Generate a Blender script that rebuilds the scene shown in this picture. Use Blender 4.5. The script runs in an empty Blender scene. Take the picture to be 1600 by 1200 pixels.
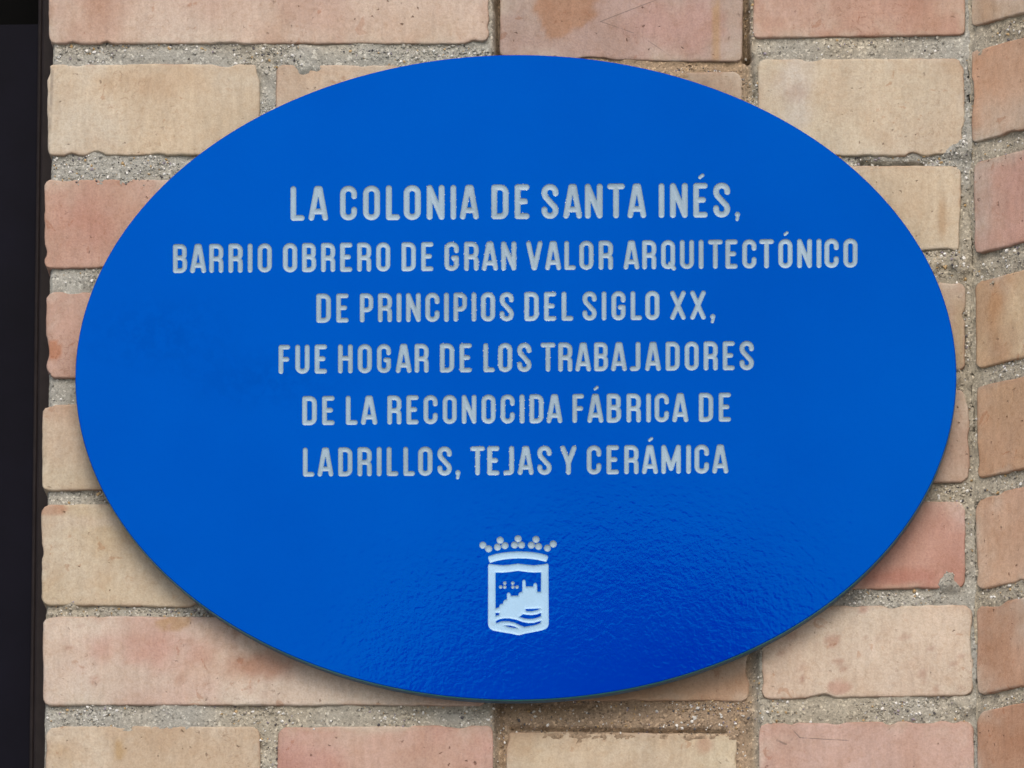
import bpy, math, random
import numpy as np
from mathutils import Vector, Matrix
from mathutils.geometry import delaunay_2d_cdt

R = math.radians
scene = bpy.context.scene
COL = scene.collection
rng = np.random.default_rng(7)
random.seed(7)

# ------------------------------------------------------------------ camera
D, PITCH, YAW, ROLL = 5.0, R(13.0), R(2.6), R(0.0)
T = Vector((0.0, 0.0, 2.6))                       # wall point in the picture's centre
FRAME_W = 0.5525                                  # metres of wall across the frame
cdir = Vector((-math.sin(YAW) * math.cos(PITCH), math.cos(YAW) * math.cos(PITCH), math.sin(PITCH)))
CAM = T - D * cdir
c_right = cdir.cross(Vector((0, 0, 1))).normalized()
c_up = c_right.cross(cdir).normalized()
cam = bpy.data.cameras.new('camera')
cam.sensor_width = 36.0
cam.lens = 36.0 * D / FRAME_W
cam.clip_start, cam.clip_end = 0.1, 500.0
cam_o = bpy.data.objects.new('camera', cam)
COL.objects.link(cam_o)
m = Matrix((c_right, c_up, -cdir)).transposed().to_4x4()
m.translation = CAM
cam_o.matrix_world = m
scene.camera = cam_o

# ------------------------------------------------------------------ sky, sun, exposure
SUN_EL, SUN_AZ = R(41), R(3)                      # soft high light from the front
world = bpy.data.worlds.new('World')
scene.world = world
world.use_nodes = True
wn = world.node_tree.nodes
wl = world.node_tree.links
bg = wn['Background']
sky = wn.new('ShaderNodeTexSky')
sky.sky_type = 'NISHITA'
sky.sun_disc = False
sky.sun_elevation = SUN_EL
sky.sun_rotation = math.pi - SUN_AZ
sky.dust_density = 3.0
wl.new(sky.outputs[0], bg.inputs[0])
bg.inputs[1].default_value = 0.145
sun = bpy.data.lights.new('sun', 'SUN')
sun.energy = 0.9
sun.angle = R(36)
sun.color = (1.0, 0.95, 0.87)
sun_o = bpy.data.objects.new('sun', sun)
COL.objects.link(sun_o)
to_sun = Vector((math.sin(SUN_AZ) * math.cos(SUN_EL), -math.cos(SUN_AZ) * math.cos(SUN_EL), math.sin(SUN_EL)))
sun_o.rotation_euler = (-to_sun).to_track_quat('-Z', 'Y').to_euler()
sun_o.location = (0, -3, 6)
vs = scene.view_settings
vs.view_transform = 'Standard'
vs.look = 'None'
vs.gamma = 1.0
vs.use_curve_mapping = False
vs.exposure = 0.51
scene.cycles.use_denoising = True
scene.cycles.max_bounces = 5


# ------------------------------------------------------------------ helpers
def lin(c):
    c = np.asarray(c, float) / 255.0
    return np.where(c <= 0.04045, c / 12.92, ((c + 0.055) / 1.055) ** 2.4)


def _hash(ix, iy, seed):
    n = (ix.astype(np.int64) * 374761393 + iy.astype(np.int64) * 668265263 + int(seed) * 1442695041) & 0xFFFFFFFF
    n = ((n ^ (n >> 13)) * 1274126177) & 0xFFFFFFFF
    n = ((n ^ (n >> 16)) * 2246822519) & 0xFFFFFFFF
    return ((n ^ (n >> 15)) & 0xFFFFFF) / float(0xFFFFFF)


def vnoise(x, y, seed=0):
    x = np.asarray(x, float); y = np.asarray(y, float)
    ix = np.floor(x); iy = np.floor(y)
    fx = x - ix; fy = y - iy
    fx = fx * fx * fx * (fx * (fx * 6 - 15) + 10); fy = fy * fy * fy * (fy * (fy * 6 - 15) + 10)
    a = _hash(ix, iy, seed); b = _hash(ix + 1, iy, seed)
    c = _hash(ix, iy + 1, seed); d = _hash(ix + 1, iy + 1, seed)
    return (a + (b - a) * fx) * (1 - fy) + (c + (d - c) * fx) * fy


def fbm(x, y, seed=0, octaves=4):
    s = 0.0; a = 0.5; n = 0.0
    for o in range(octaves):
        s = s + a * vnoise(x * 2 ** o + 17.3 * o, y * 2 ** o - 9.1 * o, seed + o * 31)
        n += a; a *= 0.5
    return s / n                                  # 0..1


def sstep(a, b, x):
    t = np.clip((x - a) / (b - a), 0, 1)
    return t * t * (3 - 2 * t)


class Plane:
    """a wall face: origin, u to the right along it, z up, h out of it"""
    def __init__(self, o, u):
        self.o = np.array(o, float); self.u = np.array(u, float)
        self.n = np.array((self.u[1], -self.u[0], 0.0))
    def unproj(self, px, py, h=0.0):
        px = np.asarray(px, float); py = np.asarray(py, float)
        k = FRAME_W / D / 1600.0
        d = (np.array(cdir) + ((px - 800) * k)[..., None] * np.array(c_right)
             + ((600 - py) * k)[..., None] * np.array(c_up))
        o = self.o + self.n * h
        t = ((o - np.array(CAM)) @ self.n) / (d @ self.n)
        p = np.array(CAM) + t[..., None] * d - self.o
        return p @ self.u, p[..., 2]
    def world(self, u, v, h):
        u = np.asarray(u, float); v = np.asarray(v, float); h = np.asarray(h, float) + 0 * u
        p = self.o + u[..., None] * self.u + h[..., None] * self.n
        p[..., 2] += v
        return p


def mesh_obj(name, verts, faces, mat, parent=None, origin=None, smooth=True, color=None):
    verts = np.asarray(verts, float)
    if origin is None:
        origin = verts.mean(0)
    origin = np.asarray(origin, float)
    me = bpy.data.meshes.new(name)
    me.from_pydata((verts - origin).tolist(), [], faces if isinstance(faces, list) else faces.tolist())
    if color is not None:
        at = me.color_attributes.new('tone', 'FLOAT_COLOR', 'POINT')
        c4 = np.ones((len(verts), 4)); c4[:, :3] = color
        at.data.foreach_set('color', c4.ravel())
    if smooth:
        me.polygons.foreach_set('use_smooth', [True] * len(me.polygons))
    me.materials.append(mat)
    me.update()
    ob = bpy.data.objects.new(name, me)
    COL.objects.link(ob)
    ob.location = origin
    if parent is not None:
        ob.parent = parent
        po = np.array(parent.location)
        q = parent.parent
        while q is not None:
            po = po + np.array(q.location); q = q.parent
        ob.location = origin - po
    return ob


def thing(name, loc, label, cat, group=None):
    o = bpy.data.objects.new(name, None)
    o.empty_display_size = 0.05
    COL.objects.link(o)
    o.location = loc
    o['label'] = label; o['category'] = cat
    if group: o['group'] = group
    return o


def box_mesh(lo, hi):
    x0, y0, z0 = lo; x1, y1, z1 = hi
    v = [(x0, y0, z0), (x1, y0, z0), (x1, y1, z0), (x0, y1, z0), (x0, y0, z1), (x1, y0, z1), (x1, y1, z1), (x0, y1, z1)]
    f = [(0, 3, 2, 1), (4, 5, 6, 7), (0, 1, 5, 4), (1, 2, 6, 5), (2, 3, 7, 6), (3, 0, 4, 7)]
    return v, f


def bevel_box(name, lo, hi, b, mat, parent):
    import bmesh
    v, f = box_mesh(lo, hi)
    o = mesh_obj(name, v, f, mat, parent, smooth=False)
    bm = bmesh.new(); bm.from_mesh(o.data)
    bmesh.ops.bevel(bm, geom=bm.edges[:], offset=b, segments=2, profile=0.5, affect='EDGES')
    bm.to_mesh(o.data); bm.free()
    return o


# ------------------------------------------------------------------ materials
def new_mat(name):
    mt = bpy.data.materials.new(name); mt.use_nodes = True
    nt = mt.node_tree
    return mt, nt, nt.nodes['Principled BSDF']


def N(nt, typ, **kw):
    n = nt.nodes.new(typ)
    for k, v in kw.items():
        if k.startswith('i_'):
            n.inputs[k[2:].replace('_', ' ')].default_value = v
        else:
            setattr(n, k, v)
    return n


def noise_node(nt, coord, scale, detail=4, rough=0.55, dist=0.0):
    n = N(nt, 'ShaderNodeTexNoise')
    n.inputs['Scale'].default_value = scale; n.inputs['Detail'].default_value = detail
    n.inputs['Roughness'].default_value = rough; n.inputs['Distortion'].default_value = dist
    nt.links.new(coord, n.inputs['Vector'])
    return n.outputs['Fac']


def ramp(nt, fac, stops):
    r = N(nt, 'ShaderNodeValToRGB')
    e = r.color_ramp.elements
    while len(e) < len(stops): e.new(0.5)
    for el, (p, c) in zip(e, stops):
        el.position = p
        el.color = (c, c, c, 1) if not hasattr(c, '__len__') else (*c, 1)
    nt.links.new(fac, r.inputs[0])
    return r.outputs[0]


def mix(nt, fac, a, b, mode='MIX'):
    mx = N(nt, 'ShaderNodeMix', data_type='RGBA', blend_type=mode)
    for i, val in ((0, fac), (6, a), (7, b)):
        if hasattr(val, 'node'): nt.links.new(val, mx.inputs[i])
        elif i == 0: mx.inputs[0].default_value = val
        elif hasattr(val, '__len__'): mx.inputs[i].default_value = (*val, 1)
        else: mx.inputs[i].default_value = (val, val, val, 1)
    return mx.outputs[2]


def bump(nt, height, strength, dist, normal=None):
    b = N(nt, 'ShaderNodeBump')
    b.inputs['Strength'].default_value = strength; b.inputs['Distance'].default_value = dist
    nt.links.new(height, b.inputs['Height'])
    if normal is not None: nt.links.new(normal, b.inputs['Normal'])
    return b.outputs[0]


def mat_brick(name='handmade_brick', scratches=()):
    mt, nt, p = new_mat(name)
    geo = N(nt, 'ShaderNodeNewGeometry')
    pos = geo.outputs['Position']
    at = N(nt, 'ShaderNodeAttribute', attribute_name='tone')
    # vertical drag marks
    mp = N(nt, 'ShaderNodeMapping'); mp.inputs['Scale'].default_value = (1.0, 1.0, 0.22)
    nt.links.new(pos, mp.inputs['Vector'])
    streak = noise_node(nt, mp.outputs[0], 260, 5, 0.6, 0.4)
    cloud = noise_node(nt, pos, 34, 6, 0.62, 0.6)
    fine = noise_node(nt, pos, 900, 4, 0.7)
    c = at.outputs['Color']
    c = mix(nt, 1.0, c, ramp(nt, streak, [(0.25, 0.88), (0.5, 0.99), (0.75, 1.07)]), 'MULTIPLY')
    c = mix(nt, 1.0, c, ramp(nt, cloud, [(0.25, (0.90, 0.82, 0.76)), (0.5, (1, 1, 1)), (0.75, (1.05, 1.08, 1.12))]), 'MULTIPLY')
    c = mix(nt, 1.0, c, ramp(nt, fine, [(0.3, 0.82), (0.55, 1.0), (0.75, 1.12)]), 'MULTIPLY')
    # flakes where the skin has come off, short curled scuffs
    blot = noise_node(nt, pos, 340, 3, 0.6)
    c = mix(nt, 1.0, c, ramp(nt, blot, [(0.3, (0.93, 0.90, 0.86)), (0.5, (1, 1, 1)), (0.7, (1.05, 1.06, 1.07))]), 'MULTIPLY')
    gate = noise_node(nt, pos, 17, 3, 0.55)
    flake = ramp(nt, noise_node(nt, pos, 105, 5, 0.62, 0.9), [(0.635, 0.0), (0.66, 0.8), (0.8, 1.0)])
    flakem = mix(nt, 1.0, flake, ramp(nt, gate, [(0.42, 0.0), (0.54, 0.85)]), 'MULTIPLY')
    c = mix(nt, flakem, c, mix(nt, 1.0, c, (0.80, 0.63, 0.54), 'MULTIPLY'))
    sc = noise_node(nt, pos, 130, 3, 0.5, 2.2)
    ring = ramp(nt, sc, [(0.0, 0.0), (0.600, 0.0), (0.622, 1.0), (0.648, 0.0)])
    ringm = mix(nt, 1.0, ring, ramp(nt, gate, [(0.50, 0.0), (0.64, 0.55)]), 'MULTIPLY')
    c = mix(nt, ringm, c, mix(nt, 1.0, c, (0.66, 0.52, 0.44), 'MULTIPLY'))
    # small dark pits of uneven size and a few lime specks
    wn_ = N(nt, 'ShaderNodeTexNoise'); wn_.inputs['Scale'].default_value = 420; wn_.inputs['Detail'].default_value = 2
    nt.links.new(pos, wn_.inputs['Vector'])
    wv = N(nt, 'ShaderNodeVectorMath', operation='SCALE'); nt.links.new(wn_.outputs['Color'], wv.inputs[0]); wv.inputs['Scale'].default_value = 0.0042
    wa = N(nt, 'ShaderNodeVectorMath', operation='ADD'); nt.links.new(pos, wa.inputs[0]); nt.links.new(wv.outputs[0], wa.inputs[1])
    v1 = N(nt, 'ShaderNodeTexVoronoi'); v1.inputs['Scale'].default_value = 230
    nt.links.new(wa.outputs[0], v1.inputs['Vector'])
    sel = N(nt, 'ShaderNodeSeparateColor'); nt.links.new(v1.outputs['Color'], sel.inputs[0])
    dv = N(nt, 'ShaderNodeMath', operation='DIVIDE'); nt.links.new(v1.outputs['Distance'], dv.inputs[0]); nt.links.new(sel.outputs[2], dv.inputs[1])
    pit = ramp(nt, dv.outputs[0], [(0.10, 1.0), (0.24, 0.0)])
    pgate = ramp(nt, noise_node(nt, pos, 9, 2, 0.5), [(0.40, 0.25), (0.60, 1.0)])
    pitg = mix(nt, 1.0, pit, ramp(nt, sel.outputs[0], [(0.60, 0.0), (0.64, 0.85)]), 'MULTIPLY')
    pitg = mix(nt, 1.0, pitg, pgate, 'MULTIPLY')
    c = mix(nt, pitg, c, mix(nt, 1.0, c, (0.40, 0.32, 0.27), 'MULTIPLY'))
    limeg = mix(nt, 1.0, pit, ramp(nt, sel.outputs[1], [(0.985, 0.0), (0.99, 0.7)]), 'MULTIPLY')
    c = mix(nt, limeg, c, (0.55, 0.53, 0.50))
    for (p0, p1, wd, strength) in scratches:           # hairline cracks and pencil strokes between two wall points
        p0, p1 = Vector(p0), Vector(p1); vv = p1 - p0
        wob = noise_node(nt, pos, 160, 3)
        ps = N(nt, 'ShaderNodeVectorMath', operation='MULTIPLY'); nt.links.new(pos, ps.inputs[0]); ps.inputs[1].default_value = (1, 0, 1)
        sb = N(nt, 'ShaderNodeVectorMath', operation='SUBTRACT'); nt.links.new(ps.outputs[0], sb.inputs[0]); sb.inputs[1].default_value = p0
        dt = N(nt, 'ShaderNodeVectorMath', operation='DOT_PRODUCT'); nt.links.new(sb.outputs[0], dt.inputs[0]); dt.inputs[1].default_value = vv / vv.length_squared
        cl = N(nt, 'ShaderNodeClamp'); nt.links.new(dt.outputs['Value'], cl.inputs[0])
        sc_ = N(nt, 'ShaderNodeVectorMath', operation='SCALE'); sc_.inputs[0].default_value = vv; nt.links.new(cl.outputs[0], sc_.inputs['Scale'])
        ds = N(nt, 'ShaderNodeVectorMath', operation='DISTANCE'); nt.links.new(sb.outputs[0], ds.inputs[0]); nt.links.new(sc_.outputs[0], ds.inputs[1])
        mr = N(nt, 'ShaderNodeMath', operation='MULTIPLY'); nt.links.new(ds.outputs['Value'], mr.inputs[0]); mr.inputs[1].default_value = 1 / (4 * wd)
        ln = ramp(nt, mr.outputs[0], [(0.12, strength), (0.30, 0.0)])
        ln = mix(nt, 1.0, ln, ramp(nt, wob, [(0.32, 0.15), (0.5, 1.0)]), 'MULTIPLY')
        c = mix(nt, ln, c, (0.075, 0.062, 0.058))
    nt.links.new(c, p.inputs['Base Color'])
    p.inputs['Roughness'].default_value = 0.86
    p.inputs['Specular IOR Level'].default_value = 0.25
    nb = bump(nt, streak, 0.35, 0.0006)
    nb = bump(nt, fine, 0.7, 0.00030, nb)
    inv = ramp(nt, pitg, [(0.0, 1.0), (1.0, 0.0)])
    nb = bump(nt, inv, 0.8, 0.0008, nb)
    nb = bump(nt, ramp(nt, ringm, [(0.0, 1.0), (1.0, 0.0)]), 0.5, 0.0004, nb)
    nt.links.new(nb, p.inputs['Normal'])
    return mt


def mat_mortar():
    mt, nt, p = new_mat('sandy_mortar')
    geo = N(nt, 'ShaderNodeNewGeometry'); pos = geo.outputs['Position']
    at = N(nt, 'ShaderNodeAttribute', attribute_name='tone')
    n1 = noise_node(nt, pos, 60, 5, 0.6)
    n2 = noise_node(nt, pos, 1100, 3, 0.7)
    v = N(nt, 'ShaderNodeTexVoronoi'); v.inputs['Scale'].default_value = 900
    nt.links.new(pos, v.inputs['Vector'])
    sep = N(nt, 'ShaderNodeSeparateColor'); nt.links.new(v.outputs['Color'], sep.inputs[0])
    c = mix(nt, 1.0, at.outputs['Color'], ramp(nt, n1, [(0.25, 0.80), (0.75, 1.15)]), 'MULTIPLY')
    c = mix(nt, 1.0, c, ramp(nt, n2, [(0.3, 0.78), (0.7, 1.18)]), 'MULTIPLY')
    c = mix(nt, 1.0, c, ramp(nt, sep.outputs[0], [(0.0, 0.5), (0.12, 0.9), (0.85, 1.0), (0.97, 1.5)]), 'MULTIPLY')
    nt.links.new(c, p.inputs['Base Color'])
    p.inputs['Roughness'].default_value = 0.92
    p.inputs['Specular IOR Level'].default_value = 0.2
    nb = bump(nt, n2, 0.8, 0.0006)
    nb = bump(nt, sep.outputs[0], 0.25, 0.0004, nb)
    nt.links.new(nb, p.inputs['Normal'])
    return mt


def mat_tone(name, rough, spec):
    mt, nt, p = new_mat(name)
    at = N(nt, 'ShaderNodeAttribute', attribute_name='tone')
    geo = N(nt, 'ShaderNodeNewGeometry')
    n = noise_node(nt, geo.outputs['Position'], 1500, 2)
    nt.links.new(mix(nt, 1.0, at.outputs['Color'], ramp(nt, n, [(0.3, 0.85), (0.7, 1.1)]), 'MULTIPLY'), p.inputs['Base Color'])
    p.inputs['Roughness'].default_value = rough
    p.inputs['Specular IOR Level'].default_value = spec
    return mt


def mat_blue():
    mt, nt, p = new_mat('blue_gloss_paint')
    geo = N(nt, 'ShaderNodeNewGeometry'); pos = geo.outputs['Position']
    big = noise_node(nt, pos, 5.5, 5, 0.55)
    c = mix(nt, 1.0, (0.0, 0.0245, 0.330), ramp(nt, big, [(0.3, (0.9, 0.72, 0.93)), (0.7, (1.1, 1.30, 1.06))]), 'MULTIPLY')
    for (cx_, cz_, rx_, rz_) in DARK_PATCHES:                 # darker, mottled patches in the blue
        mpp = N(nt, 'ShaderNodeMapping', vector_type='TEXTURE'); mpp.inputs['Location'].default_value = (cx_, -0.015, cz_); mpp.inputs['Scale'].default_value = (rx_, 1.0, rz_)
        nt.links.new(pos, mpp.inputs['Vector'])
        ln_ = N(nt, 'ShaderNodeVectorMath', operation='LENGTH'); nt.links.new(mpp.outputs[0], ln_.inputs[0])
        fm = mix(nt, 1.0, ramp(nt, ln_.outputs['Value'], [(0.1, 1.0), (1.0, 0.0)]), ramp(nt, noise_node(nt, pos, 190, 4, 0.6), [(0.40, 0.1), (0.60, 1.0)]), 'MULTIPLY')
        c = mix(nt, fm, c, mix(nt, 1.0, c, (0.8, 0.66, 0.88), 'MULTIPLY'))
    v = N(nt, 'ShaderNodeTexVoronoi'); v.inputs['Scale'].default_value = 42
    nt.links.new(pos, v.inputs['Vector'])
    sep = N(nt, 'ShaderNodeSeparateColor'); nt.links.new(v.outputs['Color'], sep.inputs[0])
    dust = mix(nt, 1.0, ramp(nt, v.outputs['Distance'], [(0.020, 1.0), (0.036, 0.0)]),
               ramp(nt, sep.outputs[1], [(0.86, 0.0), (0.90, 0.6)]), 'MULTIPLY')
    c = mix(nt, dust, c, (0.30, 0.42, 0.62))
    nt.links.new(c, p.inputs['Base Color'])
    p.inputs['Roughness'].default_value = 0.06
    p.inputs['Specular IOR Level'].default_value = 1.0
    p.inputs['Specular Tint'].default_value = (0.0, 0.30, 0.56, 1)
    peel = noise_node(nt, pos, 330, 1.5, 0.45, 0.6)
    peel2 = noise_node(nt, pos, 620, 1.0, 0.5)
    nb = bump(nt, peel, 0.020, 0.0010)
    nb = bump(nt, peel2, 0.014, 0.0005, nb)
    nt.links.new(nb, p.inputs['Normal'])
    return mt


def mat_plain(name, col, rough, spec=0.4, var=0.15, scale=400, bumpd=0.0):
    mt, nt, p = new_mat(name)
    geo = N(nt, 'ShaderNodeNewGeometry'); pos = geo.outputs['Position']
    n = noise_node(nt, pos, scale, 4, 0.6)
    nt.links.new(mix(nt, 1.0, col, ramp(nt, n, [(0.3, 1 - var), (0.7, 1 + var)]), 'MULTIPLY'), p.inputs['Base Color'])
    p.inputs['Roughness'].default_value = rough
    p.inputs['Specular IOR Level'].default_value = spec
    if bumpd: nt.links.new(bump(nt, n, 0.5, bumpd), p.inputs['Normal'])
    return mt


DARK_PATCHES = []
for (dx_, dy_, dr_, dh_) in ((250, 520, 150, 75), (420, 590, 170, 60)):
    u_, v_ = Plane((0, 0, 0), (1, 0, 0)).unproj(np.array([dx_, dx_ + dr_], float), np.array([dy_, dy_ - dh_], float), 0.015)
    DARK_PATCHES.append((float(u_[0]), float(v_[0]), float(u_[1] - u_[0]), abs(float(v_[1] - v_[0]))))
M_BRICK = mat_brick()
M_MORTAR = mat_mortar()
M_GRAIN = mat_tone('sand_grain', 0.45, 0.5)
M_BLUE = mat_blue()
def mat_milled(name, col, bumpd):
    mt, nt, p = new_mat(name)
    geo = N(nt, 'ShaderNodeNewGeometry'); pos = geo.outputs['Position']
    n = noise_node(nt, pos, 900, 3, 0.6)
    w = noise_node(nt, pos, 26, 3, 0.6)
    d = noise_node(nt, pos, 210, 4, 0.65)
    c = mix(nt, 1.0, col, ramp(nt, w, [(0.3, 0.84), (0.7, 1.14)]), 'MULTIPLY')
    c = mix(nt, 1.0, c, ramp(nt, n, [(0.3, 0.97), (0.7, 1.03)]), 'MULTIPLY')
    c = mix(nt, ramp(nt, d, [(0.62, 0.0), (0.80, 0.28)]), c, (0.17, 0.18, 0.18))      # trapped dirt
    nt.links.new(c, p.inputs['Base Color'])
    p.inputs['Roughness'].default_value = 0.38
    p.inputs['Specular IOR Level'].default_value = 0.5
    nt.links.new(bump(nt, n, 0.5, bumpd), p.inputs['Normal'])
    return mt


M_ENGR = mat_milled('milled_white_plastic', (0.188, 0.280, 0.360), 0.00004)
M_EMBL = mat_milled('milled_emblem_plastic', (0.235, 0.402, 0.570), 0.00003)
M_BURR = mat_plain('white_burr', (0.62, 0.70, 0.76), 0.3, 0.6, 0.1, 900)
M_EDGE = mat_plain('dark_plate_edge', (0.060, 0.140, 0.235), 0.55, 0.3, 0.2, 300)
M_TEAL = mat_plain('teal_fringe_edge', (0.0, 0.26, 0.27), 0.4, 0.4, 0.1, 500)  # paint edge in teal, mostly imitating a lens colour fringe
M_FRAME = mat_plain('dark_brown_metal', (0.0185, 0.0140, 0.0140), 0.5, 0.10, 0.2, 120)
M_TOP_SHADE = mat_plain('shade_black', (0.0012, 0.0012, 0.0012), 0.6, 0.03, 0.2, 120)  # near black that stands in for shade
M_PANE = mat_plain('dark_tinted_panel', (0.0036, 0.0034, 0.0080), 0.35, 0.04, 0.25, 20)
M_CORE = mat_plain('wall_core', (0.20, 0.14, 0.10), 0.9, 0.2, 0.2, 60)
M_GROUND = mat_plain('pavement', (0.36, 0.34, 0.31), 0.9, 0.2, 0.2, 6)
M_LEAF = mat_plain('leaf', (0.035, 0.060, 0.022), 0.6, 0.3, 0.3, 8)
M_BARK = mat_plain('bark', (0.10, 0.075, 0.055), 0.9, 0.2, 0.3, 12)

EXPO = 1.25      # how much brighter than its base colour a sunless wall face shows here


def alb(c):
    return lin(c) / EXPO


def clay(c):
    c = np.asarray(c, float)
    g_ = c @ np.array((0.30, 0.59, 0.11))
    return alb((g_ + 0.67 * (c - g_)) * 0.96)


# ------------------------------------------------------------------ setting
MAIN = Plane((0, 0, 0), (1, 0, 0))
cu, _ = MAIN.unproj(np.array([1513.0, 1526.0]), np.array([100.0, 1100.0]))
XC = float(cu.mean())                              # inner corner where the angled wing begins
WA = R(45)
WING = Plane((XC, 0, 0), (math.cos(WA), -math.sin(WA), 0))
XL = float(MAIN.unproj(np.array([70.0]), np.array([600.0]))[0][0])   # left arris of the wall

g = mesh_obj('ground', [(-60, -60, 0), (60, -60, 0), (60, 60, 0), (-60, 60, 0)], [(0, 1, 2, 3)], M_GROUND, origin=(0, 0, 0), smooth=False)
g['kind'] = 'structure'

wall = thing('brick_wall', (0, 0, 0), 'pale pink and cream brick wall with sandy mortar joints behind the blue oval plaque', 'wall')
wing = thing('brick_wall', (XC, 0, 0), 'narrow strip of orange brown brick wall angled forward at the right edge', 'wall')

# cores behind the bricks, down to the ground
v, f = box_mesh((XL + 0.012, 0.030, 0.0), (XC + 0.07, 0.30, 3.3))
mesh_obj('core', v, f, M_CORE, wall, smooth=False)
q = [WING.world(np.array([0.006, 0.34, 0.34, 0.006]), np.zeros(4), np.array([-0.03, -0.03, -0.25, -0.25]))]
b4 = q[0].copy(); t4 = q[0].copy(); t4[:, 2] = 3.3
mesh_obj('core', np.vstack([b4, t4]), [(3, 2, 1, 0), (4, 5, 6, 7), (0, 1, 5, 4), (1, 2, 6, 5), (2, 3, 7, 6), (3, 0, 4, 7)], M_CORE, wing, smooth=False)

# ------------------------------------------------------------------ bricks
BR = {'main': [], 'wing': []}                      # outlines kept for the mortar


def edge_coords(L, step):
    e = [0, 0.0004, 0.0010, 0.0019, 0.0032, 0.0050]
    n = max(2, int(round((L - 0.0140) / step)))
    mid = np.linspace(0.0070, L - 0.0070, n + 1)
    return np.concatenate([e, mid, L - np.array(e[::-1])])


def make_brick(plane, key, uv4, cA, cB, seed, h0=0.0, patches=(), rough=1.0, step=0.0021, parent=None, mat=None, mixbias=0.5, wear=0.5, tilt=(0, 0), gain=1.0):
    """uv4: TL TR BR BL in the wall's own coordinates (m)"""
    uv4 = np.asarray(uv4, float)
    L = 0.5 * (np.linalg.norm(uv4[1] - uv4[0]) + np.linalg.norm(uv4[2] - uv4[3]))
    H = 0.5 * (np.linalg.norm(uv4[3] - uv4[0]) + np.linalg.norm(uv4[2] - uv4[1]))
    xs = edge_coords(L, step); ys = edge_coords(H, step)
    nx, ny = len(xs), len(ys)
    X, Y = np.meshgrid(xs, ys)                     # Y down from the top edge
    # ragged outline
    am = 0.00042 * rough
    def en(t, s):
        base = ((fbm(t * 30, np.full_like(t, s * 3.7), seed * 13 + s, 2) - 0.5) * 0.9 + (fbm(t * 190, np.full_like(t, s * 5.1), seed * 23 + s, 2) - 0.5) * 1.0) * am * 1.5
        chip = np.clip(fbm(t * 70, np.full_like(t, 9.1 + s), seed * 17 + s, 2) - 0.72, 0, 1) * 0.010 * rough
        return base, chip
    fall = lambda d: np.exp(-d / 0.006)
    dx = np.zeros_like(X); dy = np.zeros_like(X)
    bl, cl = en(Y, 1); br_, cr = en(Y, 2); bt, ct = en(X, 3); bb, cb = en(X, 4)
    dx += (bl + cl) * fall(X) - (br_ + cr) * fall(L - X)
    dy += (bt + ct) * fall(Y) - (bb + cb) * fall(H - Y)
    # rounded corners
    rc = 0.0025 + 0.002 * random.random()
    def rnd(a, b):
        k = np.clip(1 - a / rc, 0, 1); kk = np.clip(1 - b / rc, 0, 1)
        return k * kk * rc * 0.35
    cx = rnd(X, Y) + rnd(X, H - Y); cx2 = rnd(L - X, Y) + rnd(L - X, H - Y)
    dx += cx - cx2
    dy += rnd(X, Y) + rnd(L - X, Y) - rnd(X, H - Y) - rnd(L - X, H - Y)
    Xp, Yp = X + dx, Y + dy
    # edge rounding
    de = np.minimum(np.minimum(X, L - X), np.minimum(Y, H - Y))
    rr = 0.0004 + 0.0012 * fbm(X * 60, Y * 60, seed + 5, 2) * rough
    k = np.clip(1 - de / rr, 0, 1)
    h = -rr * (1 - np.sqrt(np.clip(1 - k * k, 0, 1))) * 0.9
    # face relief
    h += (fbm(X * 22, Y * 22, seed + 7, 3) - 0.5) * 0.0010 * rough
    h += (fbm(X * 120, Y * 60, seed + 8, 3) - 0.5) * 0.0006 * rough
    h += tilt[0] * (X / L - 0.5) + tilt[1] * (Y / H - 0.5)
    h = h + h0
    s, t = Xp / L, Yp / H
    U = (1 - t) * ((1 - s) * uv4[0, 0] + s * uv4[1, 0]) + t * ((1 - s) * uv4[3, 0] + s * uv4[2, 0])
    V = (1 - t) * ((1 - s) * uv4[0, 1] + s * uv4[1, 1]) + t * ((1 - s) * uv4[3, 1] + s * uv4[2, 1])
    # colour of the fired clay
    n1 = fbm(U * 16 + 5, V * 13, seed + 11, 4)
    w = sstep(0.36 + 0.28 * (1 - mixbias) - 0.14, 0.64 + 0.28 * (1 - mixbias) - 0.14, n1)[..., None]
    C = clay(cA) * (1 - w) + clay(cB) * w
    n2 = fbm(U * 40, V * 30 + 3, seed + 12, 3)[..., None]
    C = C * (0.90 + 0.2 * n2)
    for (pu, pv, ru, rv, col, soft, stren) in patches:
        dd = np.sqrt(((U - pu) / ru) ** 2 + ((V - pv) / rv) ** 2) + (fbm(U * 90, V * 90, seed + 21, 3) - 0.5) * 0.9
        wgt = stren * (1 - sstep(1 - soft, 1 + soft * 0.3, dd))[..., None]
        C = C * (1 - wgt) + clay(col) * wgt
    C = C * gain
    # lime bloom and mortar wiped onto the face near the joints
    sm = np.exp(-de / 0.006) * sstep(0.50, 0.70, fbm(U * 48, V * 60, seed + 15, 4)) * 0.55 + sstep(0.60, 0.80, fbm(U * 20 + 7, V * 26, seed + 16, 4)) * 0.35
    C = C * (1 - sm[..., None]) + alb((198, 188, 172)) * sm[..., None]
    # body clay shows orange where the arris is worn
    we = np.exp(-de / 0.0012) * sstep(0.42, 0.62, fbm(U * 70, V * 70, seed + 14, 3)) * wear
    C = C * (1 - we[..., None]) + clay((182, 128, 92)) * we[..., None]
    verts = plane.world(U.ravel(), V.ravel(), h.ravel())
    idx = np.arange(nx * ny).reshape(ny, nx)
    q = np.stack([idx[1:, :-1], idx[1:, 1:], idx[:-1, 1:], idx[:-1, :-1]], -1).reshape(-1, 4)
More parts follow.
